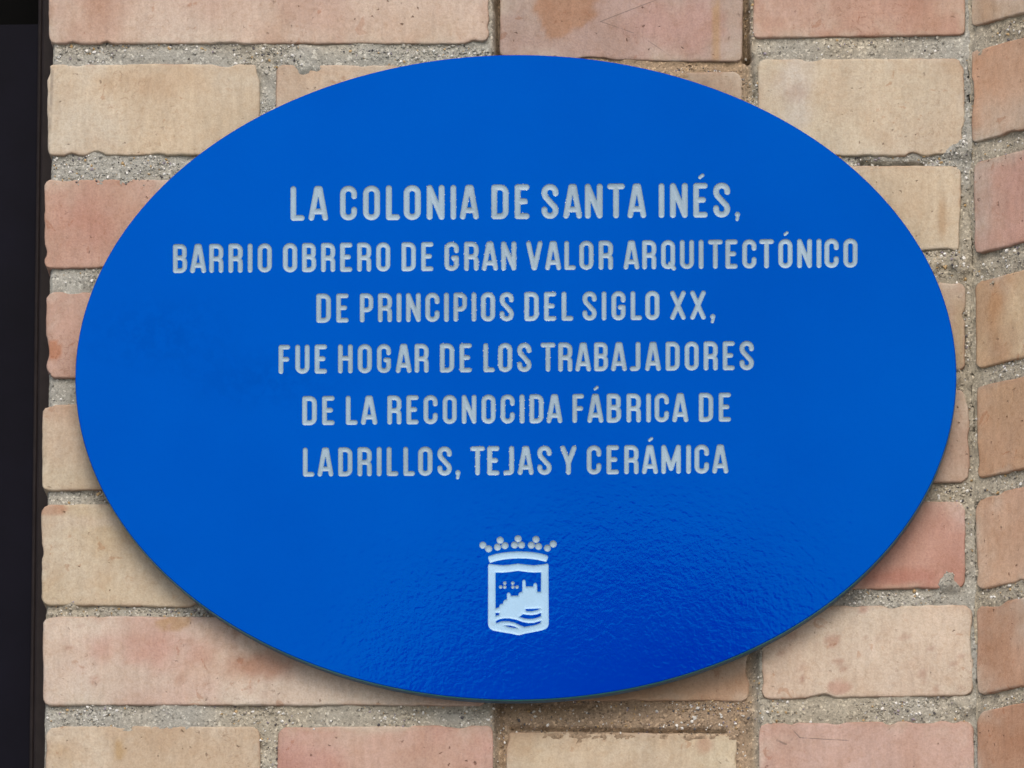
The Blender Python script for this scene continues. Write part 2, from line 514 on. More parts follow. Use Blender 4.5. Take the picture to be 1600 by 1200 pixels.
    ring = np.concatenate([idx[0, :], idx[1:, -1], idx[-1, -2::-1], idx[-2:0:-1, 0]])
    back = plane.world(U.ravel()[ring], V.ravel()[ring], np.full(len(ring), -0.058))
    base = len(verts)
    n = len(ring)
    side = [(ring[i], ring[(i + 1) % n], base + (i + 1) % n, base + i) for i in range(n)]
    verts = np.vstack([verts, back])
    cols = np.vstack([C.reshape(-1, 3), C.reshape(-1, 3)[ring]])
    o = mesh_obj('brick', verts, q.tolist() + [tuple(int(a) for a in s_) for s_ in side], mat or M_BRICK, parent,
                 origin=verts[:nx * ny].mean(0), color=cols)
    BR[key].append((U[0, 0], uv4, h0))
    return o


CREAM, PINK, TAN, RED, ORANGE, GREYB, PALE = ((210, 181, 146), (206, 156, 132), (198, 162, 124), (200, 134, 112), (192, 132, 94), (186, 160, 136), (214, 184, 158))


def px4(x0, y0, x1, y1, h=0.0, slope=(0, 0)):
    """rectangle in the photograph -> wall coordinates; slope: right ends lower/higher by px (top, bottom)"""
    u, v = MAIN.unproj(np.array([x0, x1, x1, x0], float), np.array([y0, y0 + slope[0], y1 + slope[1], y1], float), h)
    return np.stack([u, v], -1)


def ptch(px, py, rx, ry, col, soft=0.5, stren=0.9):
    u, v = MAIN.unproj(np.array([px, px + rx], float), np.array([py, py - ry], float))
    return (u[0], v[0], u[1] - u[0], abs(v[1] - v[0]), col, soft, stren)


MID = -0.0045                                     # the middle stretch of brick sits back a little
ORB = (184, 128, 92)
rows = [
    # x0,y0,x1,y1, colours, h0, patches, slope
    (76, -84, 764, 68, (210, 178, 152), (206, 164, 138), 0, [ptch(160, 10, 30, 60, (196, 140, 108), 0.8, .6), ptch(640, 50, 90, 40, (212, 180, 150), .8, .7)], (0, 0)),
    (781, -84, 1160, 92, (188, 158, 138), (190, 152, 136), MID, [ptch(885, 10, 60, 46, (186, 130, 94), .16, .95), ptch(1060, 40, 90, 60, (196, 142, 126), .7, .8), ptch(1119, 50, 7, 60, (194, 146, 96), .3, .8), ptch(800, 20, 30, 60, (176, 146, 130), .6, .6)], (4, 4)),
    (1177, -84, 1508, 60, (196, 136, 112), (202, 150, 122), 0, [ptch(1220, 20, 60, 60, (200, 154, 130), .8, .7)], (-4, -6)),
    (74, 100, 406, 242, (214, 194, 164), (212, 184, 146), 0, [ptch(140, 200, 90, 60, (212, 194, 166), .8, .7), ptch(240, 130, 110, 30, (208, 168, 124), .8, .6)], (0, 0)),
    (431, 101, 764, 242, (206, 176, 146), (204, 170, 136), 0, [], (0, 0)),
    (785, 112, 1160, 252, (184, 158, 130), (188, 158, 130), MID, [], (0, 0)),
    (1184, 92, 1507, 242, (212, 190, 156), (208, 182, 148), 0, [ptch(1240, 140, 36, 70, (206, 190, 172), .6, .8), ptch(1240, 148, 22, 16, (190, 160, 140), .3, .5)], (-2, 2)),
    (70, 280, 764, 419, (202, 142, 116), (204, 152, 126), 0, [ptch(140, 350, 60, 60, (200, 132, 106), .9, .8), ptch(240, 280, 70, 40, (202, 162, 136), .8, .7)], (0, 0)),
    (785, 262, 1160, 400, TAN, CREAM, MID, [], (0, 0)),
    (1186, 259, 1502, 396, (212, 188, 152), (208, 180, 142), 0, [ptch(1472, 330, 8, 44, (192, 150, 102), .5, .7)], (0, -4)),
    (72, 456, 404, 590, (206, 158, 134), (204, 150, 126), 0, [ptch(84, 548, 13, 19, (202, 124, 84), .16, .95)], (0, 0)),
    (430, 456, 764, 590, TAN, PINK, 0, [], (0, 0)),
    (785, 430, 1160, 575, TAN, CREAM, MID, [], (0, 0)),
    (1186, 441, 1508, 579, (196, 164, 136), (190, 158, 124), 0, [ptch(1500, 520, 14, 60, (186, 162, 104), .8, .5)], (0, 0)),
    (66, 631, 764, 766, (202, 180, 146), (206, 176, 144), 0, [ptch(90, 640, 60, 24, (196, 150, 116), .9, .6)], (0, 0)),
    (785, 610, 1160, 750, TAN, CREAM, MID, [], (0, 0)),
    (1186, 608, 1515, 754, (202, 168, 146), (198, 160, 134), 0, [], (0, 0)),
    (65, 788, 404, 946, (210, 186, 150), (206, 178, 136), 0, [ptch(75, 796, 30, 10, (196, 132, 92), .3, .8), ptch(140, 815, 80, 14, (212, 188, 160), .7, .6)], (0, 4)),
    (430, 788, 764, 946, TAN, PINK, 0, [], (0, 0)),
    (785, 785, 1160, 930, TAN, CREAM, MID, [], (0, 0)),
    (1188, 784, 1508, 921, (204, 146, 122), (200, 132, 112), 0, [ptch(1490, 790, 34, 40, (210, 172, 154), .8, .7), ptch(1400, 900, 70, 24, (198, 118, 96), .7, .8)], (0, -2)),
    (67, 963, 760, 1102, (214, 188, 164), (210, 172, 150), 0, [ptch(230, 1010, 110, 44, (210, 150, 128), .9, .85), ptch(275, 974, 30, 16, (196, 148, 100), .18, .9), ptch(400, 1040, 70, 24, (194, 130, 98), .8, .8)], (0, 0)),
    (785, 960, 1170, 1094, (204, 158, 116), (198, 150, 110), MID, [], (0, 2)),
    (1190, 946, 1520, 1092, (218, 192, 164), (214, 182, 154), 0, [ptch(1302, 1000, 11, 11, (196, 138, 110), .25, .7), ptch(1310, 1076, 18, 12, (204, 146, 122), .3, .7), ptch(1350, 950, 8, 10, (190, 120, 96), .3, .8)], (0, -6)),
    (70, 1134, 406, 1282, (208, 184, 152), (204, 172, 134), 0, [ptch(186, 1172, 12, 22, (190, 146, 84), .3, .8), ptch(100, 1190, 40, 30, (198, 158, 106), .8, .7)], (0, 0)),
    (433, 1136, 770, 1282, (204, 140, 122), (206, 160, 136), 0, [ptch(560, 1138, 120, 8, (204, 168, 140), .5, .7), ptch(720, 1160, 60, 40, (206, 160, 136), .9, .6)], (-4, 0)),
    (791, 1143, 1152, 1290, (208, 180, 142), (210, 188, 150), MID, [ptch(1100, 1160, 16, 20, (198, 132, 98), .5, .5)], (4, 0)),
    (1186, 1130, 1522, 1278, (206, 158, 136), (210, 168, 150), 0, [], (-4, 0)),
]
def scr(x0, y0, x1, y1, wd=0.0004, st=0.8):
    u, v = MAIN.unproj(np.array([x0, x1], float), np.array([y0, y1], float))
    return ((float(u[0]), 0, float(v[0])), (float(u[1]), 0, float(v[1])), wd, st)


SPECIAL = {(781, -84): mat_brick('pencilled_brick', [scr(938, 30, 1062, -18, .0003, .5), scr(938, 30, 990, 48, .0003, .45), scr(1012, 60, 1048, 84, .0003, .4)]),
           (1186, 1130): mat_brick('cracked_brick', [scr(1238, 1140, 1250, 1153, .0003, .6), scr(1250, 1153, 1326, 1157, .0003, .6), scr(1214, 1157, 1228, 1163, .0006, .5)]),
           (74, 100): mat_brick('grazed_brick', [scr(82, 112, 76, 238, .0009, .35)])}
frng = random.Random(5)
for r_ in rows:                                     # flaked skin on the pale bricks
    if (r_[0], r_[1]) in ((1190, 946), (67, 963)):
        for _ in range(16):
            fx_, fy_ = frng.uniform(r_[0] + 20, min(r_[2] - 15, r_[0] + 330)), frng.uniform(r_[1] + 15, r_[3] - 12)
            r_[7].append(ptch(fx_, fy_, frng.uniform(4, 9), frng.uniform(4, 9), (192, 144, 118), .4, frng.uniform(.35, .75)))
sd = 100
for (x0, y0, x1, y1, cA, cB, h0, pt, sl) in rows:
    sd += 1
    hidden = (x0 > 420 and x1 < 1170 and y0 > 110 and y1 < 960)
    make_brick(MAIN, 'main', px4(x0, y0, x1, y1, h0, sl), cA, cB, sd, h0, pt, parent=wall, step=0.006 if hidden else 0.0021, mat=SPECIAL.get((x0, y0)),
               tilt=(random.uniform(-.0006, .0006), random.uniform(-.0006, .0006)))
# courses just beyond the frame
for ytop, lst in ((-260, [(72, 405), (430, 764), (785, 1160), (1180, 1508)]), (-435, [(74, 764), (785, 1160), (1180, 1508)]),
                  (1314, [(68, 764), (791, 1152), (1190, 1524)]), (1490, [(68, 404), (430, 764), (791, 1152), (1190, 1526)])):
    for (x0, x1) in lst:
        sd += 1
        h0 = MID if x0 in (785, 791) else 0
        make_brick(MAIN, 'main', px4(x0, ytop, x1, ytop + 145, h0), random.choice([CREAM, PINK, TAN]), random.choice([PALE, PINK, CREAM]), sd, h0, parent=wall, step=0.006)

# wing: courses read off along its inner edge
wrows = [
    (-460, -316), (-290, -146), (-118, 42, (186, 148, 112), (196, 164, 134)), (78, 223, (200, 144, 104), (196, 148, 112)),
    (254, 398, (194, 138, 116), (186, 150, 126)), (440, 576, (196, 156, 112), (190, 142, 98)), (604, 748, (198, 146, 104), (188, 140, 96)),
    (776, 922, (198, 152, 116), (192, 140, 106)), (946, 1086, (190, 142, 110), (182, 130, 94)), (1112, 1260, (188, 134, 100), (180, 126, 90)), (1290, 1436), (1466, 1612)]
for i, r_ in enumerate(wrows):
    x = 1527 + (r_[0] - 600) * 0.012
    (_, vt), (_, vb) = WING.unproj(np.array([x]), np.array([float(r_[0])])), WING.unproj(np.array([x]), np.array([float(r_[1])]))
    vt, vb = float(vt[0]), float(vb[0])
    cA, cB = (r_[2], r_[3]) if len(r_) > 2 else (ORANGE, TAN)
    u0 = [0.0008, 0.0010, 0.0018, 0.0014, 0.0030, 0.0024, 0.0026, 0.0012][i % 8]
    spans = [(u0, 0.113), (0.122, 0.232), (0.241, 0.345)] if i % 2 else [(u0, 0.168), (0.178, 0.345)]
    for j, (ua, ub) in enumerate(spans):
        sd += 1
        pt = []
        if j == 0 and i == 2: pt = [(0.040, vb + 0.022, .030, .030, (198, 170, 144), .6, .8), (0.060, vb + .010, .02, .03, (176, 122, 70), .6, .8)]
        if j == 0 and i == 4: pt = [(0.008, vt - .020, .012, .04, (186, 156, 138), .7, .8)]
        if j == 0 and i == 5: pt = [(0.018, vt - .012, .008, .018, (190, 132, 80), .5, .9), (0.040, vt - .03, .02, .03, (202, 170, 124), .8, .8)]
        make_brick(WING, 'wing', [(ua, vt), (ub, vt), (ub, vb), (ua, vb)], cA, cB, sd, random.uniform(-.0004, .0008), pt, parent=wing, step=0.0021 if j == 0 else 0.006, wear=0.8, gain=1.30)


# ------------------------------------------------------------------ mortar: a sandy bed that fills the joints
ELL = (806.0, 589.5, 688.5, 504.0, R(-0.45))       # plaque outline as seen: centre, half axes, turn


def ell_r(u, v):
    """rough radius in plaque outlines of a wall point (1 = rim)"""
    eu, ev = MAIN.unproj(np.array([ELL[0], ELL[0] + ELL[2], ELL[0]]), np.array([ELL[1], ELL[1], ELL[1] - ELL[3]]))
    return np.sqrt(((u - eu[0]) / (eu[1] - eu[0])) ** 2 + ((v - ev[0]) / (ev[2] - ev[0])) ** 2)


def inside_depth(key, u, v):
    """how far inside a brick a point lies (m), negative in the joints; and that brick's h0"""
    best = np.full(np.shape(u), -1.0); hh = np.zeros(np.shape(u))
    for (_, q4, h0) in BR[key]:
        u0, u1 = 0.5 * (q4[0, 0] + q4[3, 0]), 0.5 * (q4[1, 0] + q4[2, 0])
        s = (u - u0) / (u1 - u0)
        vt = q4[0, 1] + s * (q4[1, 1] - q4[0, 1]); vb = q4[3, 1] + s * (q4[2, 1] - q4[3, 1])
        d = np.minimum(np.minimum(u - u0, u1 - u), np.minimum(vt - v, v - vb))
        hh = np.where(d > best, h0, hh); best = np.maximum(best, d)
    return best, hh


mj = MAIN.unproj(np.array([768.0, 784.0, 1160.0, 1180.0]), np.array([600.0] * 4))[0]
mounds = []
for (px, py, rad, hgt) in [(1478, 912, 24, .0042), (1496, 236, 26, .0036), (1500, 414, 26, .0034), (1452, 418, 26, .0034), (1506, 1100, 24, .0030),
                           (1490, 590, 22, .003), (110, 944, 16, .002), (640, 108, 30, .0025), (480, 92, 30, .002)]:
    u, v = MAIN.unproj(np.array([px, px + rad], float), np.array([py, py], float))
    mounds.append((u[0], v[0], u[1] - u[0], hgt))


grooves = []
for (x0, y0, x1, y1, hw, gd) in [(776, -60, 777, 84, 7, .012), (1164, -60, 1166, 90, 8, .012), (1170, 90, 1176, 175, 9, .004), (1178, 1020, 1180, 1200, 9, .004), (778, 1100, 780, 1240, 8, .003),
                                 (800, 1136, 1130, 1141, 4, .004), (1345, 254, 1440, 256, 4, .006)]:
    u, v = MAIN.unproj(np.array([x0, x1], float), np.array([y0, y1], float))
    grooves.append((float(u[0]), float(v[0]), float(u[1]), float(v[1]), hw * 0.000345, gd))


def seg_dist(X, Y, p, q):
    px, py = p; qx, qy = q
    vx, vy = qx - px, qy - py
    L2 = vx * vx + vy * vy + 1e-12
    t = np.clip(((X - px) * vx + (Y - py) * vy) / L2, 0, 1)
    return np.hypot(X - px - t * vx, Y - py - t * vy)


def mortar_h(key, u, v):
    if key == 'main':
        h = -0.0014 + (fbm(u * 28, v * 45, 301, 3) - 0.5) * 0.0030
        mid = sstep(mj[0], mj[1], u) * (1 - sstep(mj[2], mj[3], u))
        h = h + MID * mid * 0.9
        for (mu, mv, mr, mh) in mounds:
            dd = np.sqrt((u - mu) ** 2 + (v - mv) ** 2) / mr + (fbm(u * 200, v * 200, 310, 2) - 0.5) * 0.8
            h = h + mh * (1 - sstep(0.3, 1.0, dd))
        for (gu0, gv0, gu1, gv1, gw, gd) in grooves:                       # joints raked out or cracked open
            dd = seg_dist(u, v, (gu0, gv0), (gu1, gv1)) / gw + (fbm(u * 160, v * 160, 315, 2) - 0.5) * 0.5
            h = h - gd * (1 - sstep(0.5, 1.0, dd))
        h = h - 0.006 * sstep(0.0022, 0.0, u - XL - 0.0012) ** 2          # rounds off at the wall's end
    else:
        h = -0.0012 + (fbm(u * 28, v * 45, 331, 3) - 0.5) * 0.0030
    h = h - 0.0007 * (inside_depth(key, u, v + 0.0035)[0] > 0) - 0.0005 * (inside_depth(key, u, v + 0.0065)[0] > 0) + 0.0004
    h = h + (fbm(u * 170, v * 170, 303, 3) - 0.5) * 0.0016 + (vnoise(u * 620, v * 620, 304) - 0.5) * 0.0007
    return h


def mortar_tone(key, u, v):
    warm = alb((174, 160, 134)); grey = alb((168, 166, 157)); brown = alb((162, 134, 104))
    n = sstep(0.35, 0.65, fbm(u * 12, v * 12, 341, 3))[..., None]
    c = grey * (1 - n) + (0.5 * grey + 0.5 * warm) * n
    if key == 'main':
        mid = (sstep(mj[0] - .003, mj[1], u) * (1 - sstep(mj[2], mj[3] + .003, u)))[..., None]
        c = c * (1 - 0.75 * mid) + brown * 0.75 * mid
    else:
        c = c * 0.5 + warm * 0.5
    return c


def mortar_bed(plane, key, u0, u1, v0, v1, step, parent, ragged):
    us = np.arange(u0, u1 + step, step); vs_ = np.arange(v0, v1 + step, step)
    U, V = np.meshgrid(us, vs_)
    jit = (rng.random(U.shape) - 0.5) * step * 0.5
    Uj = U + jit; Vj = V + (rng.random(U.shape) - 0.5) * step * 0.5
    if ragged == 'main':
        Uj[:, 0] = u0 + (fbm(V[:, 0] * 90, V[:, 0] * 0, 351, 3) - 0.5) * 0.002
        Uj[:, -1] = u1 - 0.0004 + (fbm(V[:, 0] * 120, V[:, 0] * 0 + 4, 352, 3) - 0.5) * 0.0026 - 0.0022 * sstep(0.62, 0.70, vnoise(V[:, 0] * 26, V[:, 0] * 0 + 2, 356))
        for (ya, yb_) in ((92, 124), (146, 160), (948, 1002)):          # open gaps in the corner joint
            _, vg = MAIN.unproj(np.array([1515.0, 1515.0]), np.array([float(ya), float(yb_)]))
            Uj[:, -1] -= 0.0030 * ((V[:, 0] < vg[0]) & (V[:, 0] > vg[1]))
            Uj[:, -2] -= 0.0022 * ((V[:, 0] < vg[0]) & (V[:, 0] > vg[1]))
    else:
        Uj[:, 0] = u0 + (fbm(V[:, 0] * 120, V[:, 0] * 0 + 8, 353, 3) - 0.5) * 0.0016
    Hh = mortar_h(key, Uj, Vj)
    dep, _ = inside_depth(key, Uj, Vj)
    hide = dep > 0.0065
    if key == 'main':
        hide = hide & (Hh < -0.0005)
        hide = hide | (ell_r(Uj, Vj) < 0.86)
    idx = np.arange(U.size).reshape(U.shape)
    q = np.stack([idx[:-1, :-1], idx[:-1, 1:], idx[1:, 1:], idx[1:, :-1]], -1)
    keep = ~(hide[:-1, :-1] & hide[:-1, 1:] & hide[1:, 1:] & hide[1:, :-1])
    q = q[keep]
    used = np.unique(q); remap = np.full(U.size, -1); remap[used] = np.arange(len(used))
    P = plane.world(Uj.ravel()[used], Vj.ravel()[used], Hh.ravel()[used])
    C = mortar_tone(key, Uj.ravel()[used], Vj.ravel()[used])
    fq = remap[q].tolist()
    # end faces turned back into the wall
    for col in ((0, 1) if ragged == 'main' else (0,)):
        ci = idx[:, 0 if col == 0 else -1]
        ci = ci[remap[ci] >= 0]
        bk = plane.world(Uj.ravel()[ci], Vj.ravel()[ci], np.full(len(ci), -0.05))
        b0 = len(P); P = np.vstack([P, bk]); C = np.vstack([C, mortar_tone(key, Uj.ravel()[ci], Vj.ravel()[ci])])
        for i in range(len(ci) - 1):
            if ci[i + 1] - ci[i] == U.shape[1]:
                a, b = int(remap[ci[i]]), int(remap[ci[i + 1]])
                fq.append([a, b, b0 + i + 1, b0 + i] if col else [b, a, b0 + i, b0 + i + 1])
    o = mesh_obj('mortar', P, fq, M_MORTAR, parent, color=C)
    return o


_, vlo = MAIN.unproj(np.array([800.0]), np.array([1640.0])); _, vhi = MAIN.unproj(np.array([800.0]), np.array([-440.0]))
bed_m = mortar_bed(MAIN, 'main', XL + 0.0016, XC + 0.0012, float(vlo[0]), float(vhi[0]), 0.0012, wall, 'main')
bed_w = mortar_bed(WING, 'wing', -0.0009, 0.345, float(vlo[0]), float(vhi[0]), 0.0014, wing, 'wing')

# sand grains standing out of the mortar
ph = (1 + 5 ** 0.5) / 2
ICO = np.array([(-1, ph, 0), (1, ph, 0), (-1, -ph, 0), (1, -ph, 0), (0, -1, ph), (0, 1, ph), (0, -1, -ph), (0, 1, -ph), (ph, 0, -1), (ph, 0, 1), (-ph, 0, -1), (-ph, 0, 1)]) / math.sqrt(1 + ph * ph)
ICF = np.array([(0, 11, 5), (0, 5, 1), (0, 1, 7), (0, 7, 10), (0, 10, 11), (1, 5, 9), (5, 11, 4), (11, 10, 2), (10, 7, 6), (7, 1, 8), (3, 9, 4), (3, 4, 2), (3, 2, 6), (3, 6, 8), (3, 8, 9), (4, 9, 5), (2, 4, 11), (6, 2, 10), (8, 6, 7), (9, 8, 1)])


def grains(plane, key, u0, u1, v0, v1, n, parent):
    u = rng.uniform(u0, u1, n); v = rng.uniform(v0, v1, n)
    dep, _ = inside_depth(key, u, v)
    h = mortar_h(key, u, v)
    ok = (dep < 0.0004) | ((dep < 0.01) & (h > 0.0))
    dens = fbm(u * 30, v * 60, 361, 3)
    up = inside_depth(key, u, v + 0.0055)[0] > 0
    ok &= rng.random(n) < sstep(0.28, 0.62, dens) * np.where(up, 1.0, 0.65)
    if key == 'main': ok &= ell_r(u, v) > 0.95
    u, v, h = u[ok], v[ok], h[ok]
    k = len(u)
    r = np.clip(np.exp(rng.normal(math.log(0.00050), 0.45, k)), 0.0002, 0.0011)
    tk = rng.random(k); r = np.where((tk > 0.16) & (tk < 0.30), r * 0.8, r)
    q = rng.normal(size=(k, 4)); q /= np.linalg.norm(q, axis=1)[:, None]
    w, x, y, z = q.T
    Rm = np.stack([1 - 2 * (y * y + z * z), 2 * (x * y - z * w), 2 * (x * z + y * w), 2 * (x * y + z * w), 1 - 2 * (x * x + z * z), 2 * (y * z - x * w),
                   2 * (x * z - y * w), 2 * (y * z + x * w), 1 - 2 * (x * x + y * y)], -1).reshape(k, 3, 3)
    sc = rng.uniform(0.65, 1.25, (k, 1, 3))
    shp = ICO[None] * sc * rng.uniform(0.6, 1.25, (k, 12, 1))
    P = np.einsum('kij,knj->kni', Rm, shp) * r[:, None, None] + plane.world(u, v, h + r * 0.15)[:, None, :]
    F = (ICF[None] + (np.arange(k) * 12)[:, None, None]).reshape(-1, 3)
    t = tk
    col = mortar_tone(key, u, v) * rng.uniform(0.8, 1.15, (k, 1))
    white = lin((236, 234, 228)) / EXPO; dark = lin((84, 80, 82)) / EXPO; viol = lin((150, 140, 150)) / EXPO; och = lin((186, 156, 110)) / EXPO
    col = np.where((t < 0.17)[:, None], white * rng.uniform(.75, 1.05, (k, 1)), col)
    col = np.where(((t > 0.16) & (t < 0.25))[:, None], dark, col)
    col = np.where(((t > 0.25) & (t < 0.30))[:, None], viol, col)
    col = np.where(((t > 0.30) & (t < 0.36))[:, None], och, col)
    C = np.repeat(col, 12, axis=0)
    o = mesh_obj('sand_grains', P.reshape(-1, 3), F, M_GRAIN, parent, smooth=False, color=C)
    o['kind'] = 'stuff'
    return o


_, vl2 = MAIN.unproj(np.array([800.0]), np.array([1260.0])); _, vh2 = MAIN.unproj(np.array([800.0]), np.array([-60.0]))
grains(MAIN, 'main', XL + 0.003, XC - 0.001, float(vl2[0]), float(vh2[0]), 160000, wall)
grains(WING, 'wing', 0.0008, 0.12, float(vl2[0]), float(vh2[0]), 26000, wing)

# ------------------------------------------------------------------ plaque
HF = 0.0132                                        # its painted front stands this far off the wall
PLQ = lambda px, py, h=HF: MAIN.world(*MAIN.unproj(np.asarray(px, float), np.asarray(py, float), HF), h)
pc = PLQ(np.array([ELL[0]]), np.array([ELL[1]]), 0.0)[0]
plaque = thing('oval_plaque', pc, 'blue oval plaque with engraved Spanish text and crowned shield emblem fixed to the brick wall', 'plaque')


def marching(F, x0, y0, res):
    """closed outlines of F = 0 (inside where F < 0)"""
    ins = F < 0
    segs = {}
    ny, nx = F.shape
    a, b, c, d = ins[:-1, :-1], ins[:-1, 1:], ins[1:, 1:], ins[1:, :-1]
    code = a * 1 + b * 2 + c * 4 + d * 8
    def cross(e):
        k, i, j = e
        if k == 0: f0, f1 = F[j, i], F[j, i + 1]; t = f0 / (f0 - f1); return (x0 + (i + t) * res, y0 + j * res)
        f0, f1 = F[j, i], F[j + 1, i]; t = f0 / (f0 - f1); return (x0 + i * res, y0 + (j + t) * res)
    tab = {1: [(3, 0)], 2: [(0, 1)], 3: [(3, 1)], 4: [(1, 2)], 5: [(3, 0), (1, 2)], 6: [(0, 2)], 7: [(3, 2)], 8: [(2, 3)], 9: [(2, 0)], 10: [(0, 1), (2, 3)],
           11: [(2, 1)], 12: [(1, 3)], 13: [(1, 0)], 14: [(0, 3)]}
    js, is_ = np.nonzero((code > 0) & (code < 15))
    for j, i in zip(js.tolist(), is_.tolist()):
        E = [(0, i, j), (1, i + 1, j), (0, i, j + 1), (1, i, j)]
        for s, t in tab[int(code[j, i])]:
            segs[E[s]] = E[t]
    loops = []
    while segs:
        st, cur = segs.popitem()
        lp = [st]
        while cur != st and cur in segs:
            lp.append(cur); cur = segs.pop(cur)
        pts = np.array([cross(e) for e in lp])
        # drop near-doubles
        keep = [0]
        for q in range(1, len(pts)):
            if np.hypot(*(pts[q] - pts[keep[-1]])) > res * 0.35: keep.append(q)
        if np.hypot(*(pts[keep[-1]] - pts[0])) < res * 0.35 and len(keep) > 3: keep.pop()
        if len(keep) >= 4: loops.append(pts[keep])
    return loops


def arc(cx, cy, r, a0, a1, n=7, ry=None):
    ry = r if ry is None else ry
    return [(cx + r * math.cos(R(a0 + (a1 - a0) * i / n)), cy + ry * math.sin(R(a0 + (a1 - a0) * i / n))) for i in range(n + 1)]


SR = 0.085                                         # half stroke, cap height 1
WID = dict(L=.40, A=.53, C=.49, O=.49, N=.51, I=.172, D=.49, E=.42, S=.49, T=.49, B=.49, R=.49, P=.47, G=.49, V=.53, F=.40, H=.51, U=.49, J=.37, Y=.53, Q=.49, X=.54, M=.66)


def glyph(ch):
    """strokes of one letter: list of polylines, y up, cap height 1"""
    base = {'Á': 'A', 'É': 'E', 'Ó': 'O'}.get(ch, ch)
    w = WID[base]; r = SR; l, Rr, b, t = r, w - r, r, 1 - r; k = (Rr - l) / 2 * 0.96; c = w / 2
    O = arc(Rr - k, t - k, k, 0, 90) + arc(l + k, t - k, k, 90, 180) + arc(l + k, b + k, k, 180, 270) + arc(Rr - k, b + k, k, 270, 360)
    s = []
    if base == 'L': s = [[(l, t), (l, b), (Rr, b)]]
    elif base == 'I': s = [[(l, b), (l, t)]]
    elif base == 'T': s = [[(l * .9, t), (w - l * .9, t)], [(c, t), (c, b)]]
    elif base == 'H': s = [[(l, b), (l, t)], [(Rr, b), (Rr, t)], [(l, .52), (Rr, .52)]]
    elif base == 'E': s = [[(Rr, t), (l, t), (l, b), (Rr, b)], [(l, .51), (Rr - .05, .51)]]
    elif base == 'F': s = [[(Rr, t), (l, t), (l, b)], [(l, .50), (Rr - .03, .50)]]
    elif base == 'N': s = [[(l, b), (l, t)], [(Rr, b), (Rr, t)], [(l + .005, t - .01), (Rr - .005, b + .01)]]
    elif base == 'M': s = [[(l, b), (l, t)], [(Rr, b), (Rr, t)], [(l + .005, t), (c, b + .10), (Rr - .005, t)]]
    elif base == 'V': s = [[(l * .85, t), (c - .012, b), (c + .012, b), (w - l * .85, t)]]
    elif base == 'X': s = [[(l, t), (Rr, b)], [(l, b), (Rr, t)]]
    elif base == 'Y': s = [[(l * .9, t), (c, .40), (w - l * .9, t)], [(c, .42), (c, b)]]
    elif base == 'A': s = [[(l * .9, b), (c - .040, t), (c + .040, t), (w - l * .9, b)], [(l + .055, .265), (Rr - .055, .265)]]
    elif base == 'O': s = [O + [O[0]]]
    elif base == 'Q': s = [O + [O[0]], [(c + .08, .19), (Rr + .035, .035)]]
    elif base == 'C': s = [[(Rr, .69)] + arc(Rr - k, t - k, k, 0, 90) + arc(l + k, t - k, k, 90, 180) + arc(l + k, b + k, k, 180, 270) + arc(Rr - k, b + k, k, 270, 360) + [(Rr, .31)]]
    elif base == 'G': s = [[(Rr, .69)] + arc(Rr - k, t - k, k, 0, 90) + arc(l + k, t - k, k, 90, 180) + arc(l + k, b + k, k, 180, 270) + arc(Rr - k, b + k, k, 270, 360) + [(Rr, .45), (c + .06, .45)]]
    elif base == 'U': s = [[(l, t), (l, b + k)] + arc(l + k, b + k, k, 180, 270) + arc(Rr - k, b + k, k, 270, 360) + [(Rr, t)]]
    elif base == 'J': s = [[(Rr, t), (Rr, b + k * .9)] + arc(Rr - k * .9, b + k * .9, k * .9, 0, -90) + [(l, b)]]
    elif base == 'D': s = [[(l, b), (l, t), (Rr - k, t)] + arc(Rr - k, t - k, k, 90, 0) + arc(Rr - k, b + k, k, 0, -90) + [(l, b)]]
    elif base == 'P': m_ = .43; s = [[(l, b), (l, t), (Rr - k, t)] + arc(Rr - k, t - k, k, 90, 0) + arc(Rr - k, m_ + k, k, 0, -90) + [(l, m_)]]
    elif base == 'R':
        m_ = .48; kk = .13
        s = [[(l, b), (l, t), (Rr - k, t)] + arc(Rr - k, t - k, k, 90, 0) + arc(Rr - k, m_ + k, k, 0, -90) + [(l, m_)],
             [(c - .01, m_)] + arc(Rr - kk, m_ - kk, kk, 90, 0) + [(Rr, b)]]
    elif base == 'B':
        m_ = .525; k1 = .125
        s = [[(l, b), (l, t), (Rr - .015 - k1, t)] + arc(Rr - .015 - k1, t - k1, k1, 90, 0) + arc(Rr - .015 - k1, m_ + k1 * .8, k1, 0, -90, ry=k1 * .8) + [(l, m_)],
             [(Rr - k, m_)] + arc(Rr - k, m_ - k, k, 90, 0) + arc(Rr - k, b + k, k, 0, -90) + [(l, b)]]
    elif base == 'S':
        s = [[(Rr, .73)] + arc(Rr - k, t - k, k, 0, 90) + arc(l + k, t - k, k, 90, 180) + [(l, .71), (l + .03, .63), (l + .10, .555), (Rr - .10, .42), (Rr - .03, .35), (Rr, .27)]
             + arc(Rr - k, b + k, k, 0, -90) + arc(l + k, b + k, k, -90, -180) + [(l, .27)]]
    acc = None
    if ch != base: acc = ((c - .015, 1.155), (c + .060, 1.215))
    return s, w, acc


CUTS = []                                          # every engraved shape: outlines + distance grid


